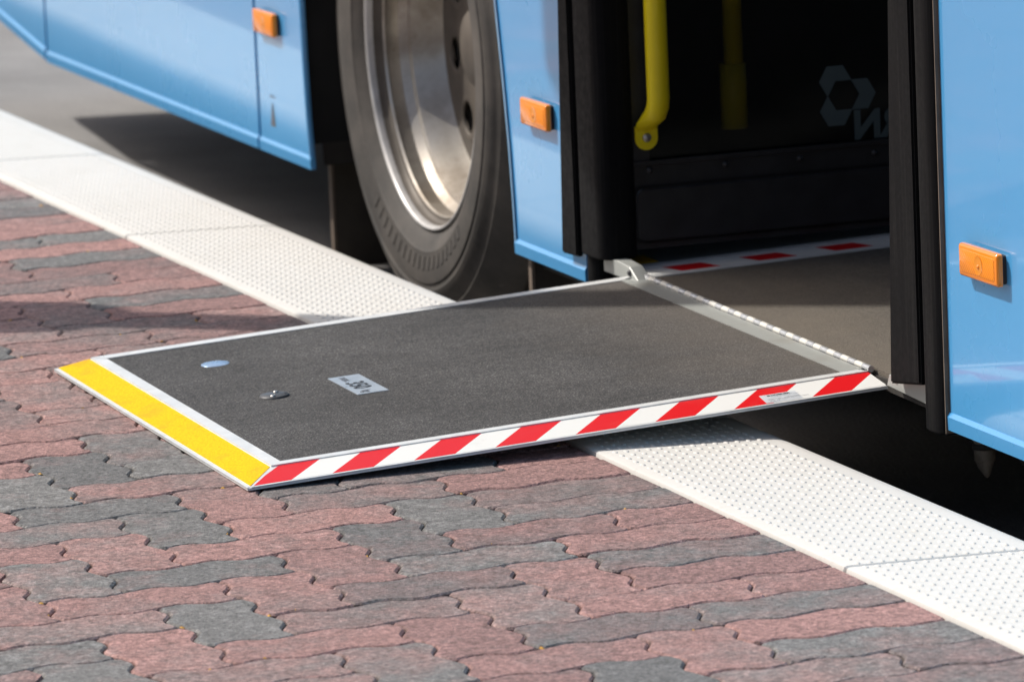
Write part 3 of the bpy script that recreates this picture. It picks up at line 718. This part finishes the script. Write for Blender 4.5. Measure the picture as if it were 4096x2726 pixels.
flat('deck', [(YB+FR-.002, BV+FR-.001), (RL-.0300, BV+FR-.001), (RL-.0300, RW-.026), (YB+FR-.002, RW-.026)], TOP+.0013, 'deck_grit', .0025)
# raised aluminium edging of the deck, mitred
flat('deck_edging', [(YB, BV), (RL+.0015, BV), (RL-.006, BV+FR), (YB+FR, BV+FR)], TOP+.0022, 'aluminium', .003)
flat('deck_edging', [(YB+.0003, BV+.0003), (YB+FR-.0003, BV+FR+.0003), (YB+FR-.0003, RW-.027), (YB+.0003, RW-.003)], TOP+.0022, 'aluminium', .003)
flat('deck_edging', [(YB+.0005, RW-.002), (YB+FR, RW-.0262), (RL-.0300, RW-.0262), (RL+.001, RW-.002)], TOP+.0026, 'aluminium', .003)
flat('deck_edging', [(RL-.0296, BV+FR+.0005), (RL+.001, BV+FR+.0005), (RL+.001, RW-.0265), (RL-.0296, RW-.0265)], TOP+.0024, 'sill_aluminium', .003)
zt = lambda x, y: LIP+.0007+(TOP-LIP)*min(1, x/YB)
flat('yellow_tip', [(.0065, .0080), (YB-.0015, BV+.0008), (YB-.0015, RW-.001), (.0065, RW-.001)], zt, 'yellow_grit', .0008)
flat('tip_lip', [(.0, .0), (.006, .0065), (.006, RW), (.0, RW)], lambda x, y: LIP+.0008, 'aluminium', .002)
zb = lambda x, y: LIP+.0006+(TOP-LIP)*min(1, y/BV)
flat('side_lip', [(.006, .0), (RL-.001, .0), (RL-.0022, .0055), (.0115, .0055)], lambda x, y: LIP+.0010, 'aluminium', .002)
PR = .1136; y0, y1 = .0060, BV-.0006; lean = .0660
def bev(x, y, clampx=True): return (x, y)
for k in range(9):
    for red in (True, False):
        s0 = k*PR + (0 if red else PR*.505); s1 = s0 + PR*(.505 if red else .495)
        def X(s, y): return s + lean*y/BV
        P = [(X(s0, y0), y0), (X(s1, y0), y0), (X(s1, y1), y1), (X(s0, y1), y1)]
        P = clip(P, lambda x, y: (RL-.0006+.0022*y/BV)-x); P = clip(P, lambda x, y: x-(.0105+YB/BV*(y-.006)))
        if len(P) > 2: flat('red_stripe' if red else 'white_stripe', P, zb, 'red_film' if red else 'white_film', .0008)
# hinge knuckles
n_k = 36; kl = (RW-BV-.004)/n_k
def knuckle():
    vs_, fs = [], []; seg = 14
    for y in (.0004, kl-.0004):
        vs_ += [(.0046*math.cos(2*math.pi*k/seg), y, .0046*math.sin(2*math.pi*k/seg)) for k in range(seg)]
    fs = [(k, (k+1) % seg, seg+(k+1) % seg, seg+k) for k in range(seg)] + [tuple(range(seg)), tuple(range(seg, 2*seg))]
    return autosmooth(mesh('hinge_knuckle', vs_, fs), 40)
KA, KB2 = knuckle(), knuckle(); KA.materials.append(M['hinge_steel']); KB2.materials.append(M['hinge_cream'])
for k in range(n_k): obj('hinge_knuckle', KA if k % 2 == 0 else KB2, None, ramp, (RL+.0075, BV+.002+k*kl, TOP+.0034))
# plugs and load plate on the deck
ZD = TOP+.0013
def disc(name, x, y, r, z0, z1, mat):
    return obj(name, lathe_me(name, [(.0, -z1), (r*.93, -z1), (r, -(z0+(z1-z0)*.4)), (r, -z0)], 40), mat, ramp, mtx=Matrix.Translation((x, y, ZD)) @ Matrix.Rotation(R(-90), 4, 'X'))

disc('sky_tinted_cap', .1935, .8100, .0215, -.001, .0007, 'sky_tinted_cap')
gc = disc('lock_cap', .1945, .5170, .0215, -.001, .0030, 'grey_cap')
for dx, dy in ((-.006, -.0135), (.006, .0125)):
    disc('cap_screw', .1945+dx, .5170+dy, .0036, .002, .0048, 'steel')
disc('cap_hole', .1945+.0155, .5165, .0026, .002, .0033, 'ink')
flat('load_plate', [(.2925, .4395), (.3380, .4385), (.3385, .5795), (.2925, .5798)], ZD+.0008, 'label_plate', .001)
def ramp_text(name, body, size, x, y, z, ang, mat, bold=0., squeeze=1., slope=0.):
    me = text_me(name, body, size, bold, squeeze=squeeze)
    o = obj(name, me, mat, ramp, mtx=Matrix.Translation((x, y, z)) @ Matrix.Rotation(slope, 4, 'X') @ Matrix.Rotation(ang, 4, 'Z'))
    return o
ramp_text('plate_text', 'max.', .0185, .3050, .5700, ZD+.0012, R(-90), 'ink_soft', .0002, .95)
ramp_text('plate_text', '350', .0360, .3020, .5290, ZD+.0012, R(-90), 'ink', .0007, .98)
ramp_text('plate_text', 'kg', .0195, .3045, .4630, ZD+.0012, R(-90), 'ink_soft', .0003, .9)
flat('maker_sticker', [(.7345, .0075), (.7870, .0075), (.7895, .0430), (.7375, .0430)], lambda x, y: zb(x, y)+.0004, 'sticker', .0005)
sl2 = math.atan((TOP-LIP)/BV)
def stick(body, size, x, y, mat, bold=0., sq=1.):
    ramp_text('sticker_text', body, size, x, y, zb(x, y)+.0007, 0., mat, bold, sq, sl2)
stick('HÜBNER', .0072, .7520, .0345, 'ink', .0002, 1.0)
for bx in (.7470, .7492):                                  # two-bar emblem before the name
    P = [(bx, .0343), (bx+.0016, .0343), (bx+.0016, .0396), (bx, .0396)]
    flat('sticker_emblem', P, lambda x, y: zb(x, y)+.0007, 'ink', .0002)
stick('Übergangssysteme GmbH', .0038, .7500, .0298, 'ink_soft')
stick('Hübner-Nr.  17389644300', .0043, .7415, .0200, 'ink_soft')
stick('S-Nr.  1011/4863-18/30/4/1/2015', .0043, .7415, .0150, 'ink_soft')
stick('Knd.-Nr.', .0043, .7415, .0100, 'ink_soft')

# ------------------------------------------------------------------ unseen post, put in to cast the shadow band that crosses the paving
LPX, LPY = .655, -1.45
post = bpy.data.objects.new('shadow_post', None); COL.objects.link(post); post.location = (LPX, LPY, pz(LPY)-.006)
tag(post, 'unseen grey post with thick base and panel, added for its shadow on pavers and doorway', 'post')
up_ = Matrix.Rotation(R(-90), 4, 'X')
obj('post_base', lathe_me('post_base', [(.0, .0), (.135, .0), (.135, -1.60), (.12, -1.66), (.065, -1.70)], 28), 'post_grey', post, mtx=up_)  # base made thick to widen the shadow band
obj('shaft', lathe_me('shaft', [(.066, -1.65), (.062, -3.), (.055, -4.3), (.0, -4.3)], 24), 'post_grey', post, mtx=up_)
obj('shade_panel', box_me('shade_panel', (.0, -.012, 2.72), (.40, .012, 4.2), .006), 'post_grey', post, mtx=Matrix.Rotation(math.atan2(.677, -.736), 4, 'Z'))  # panel added to shade the entrance floor
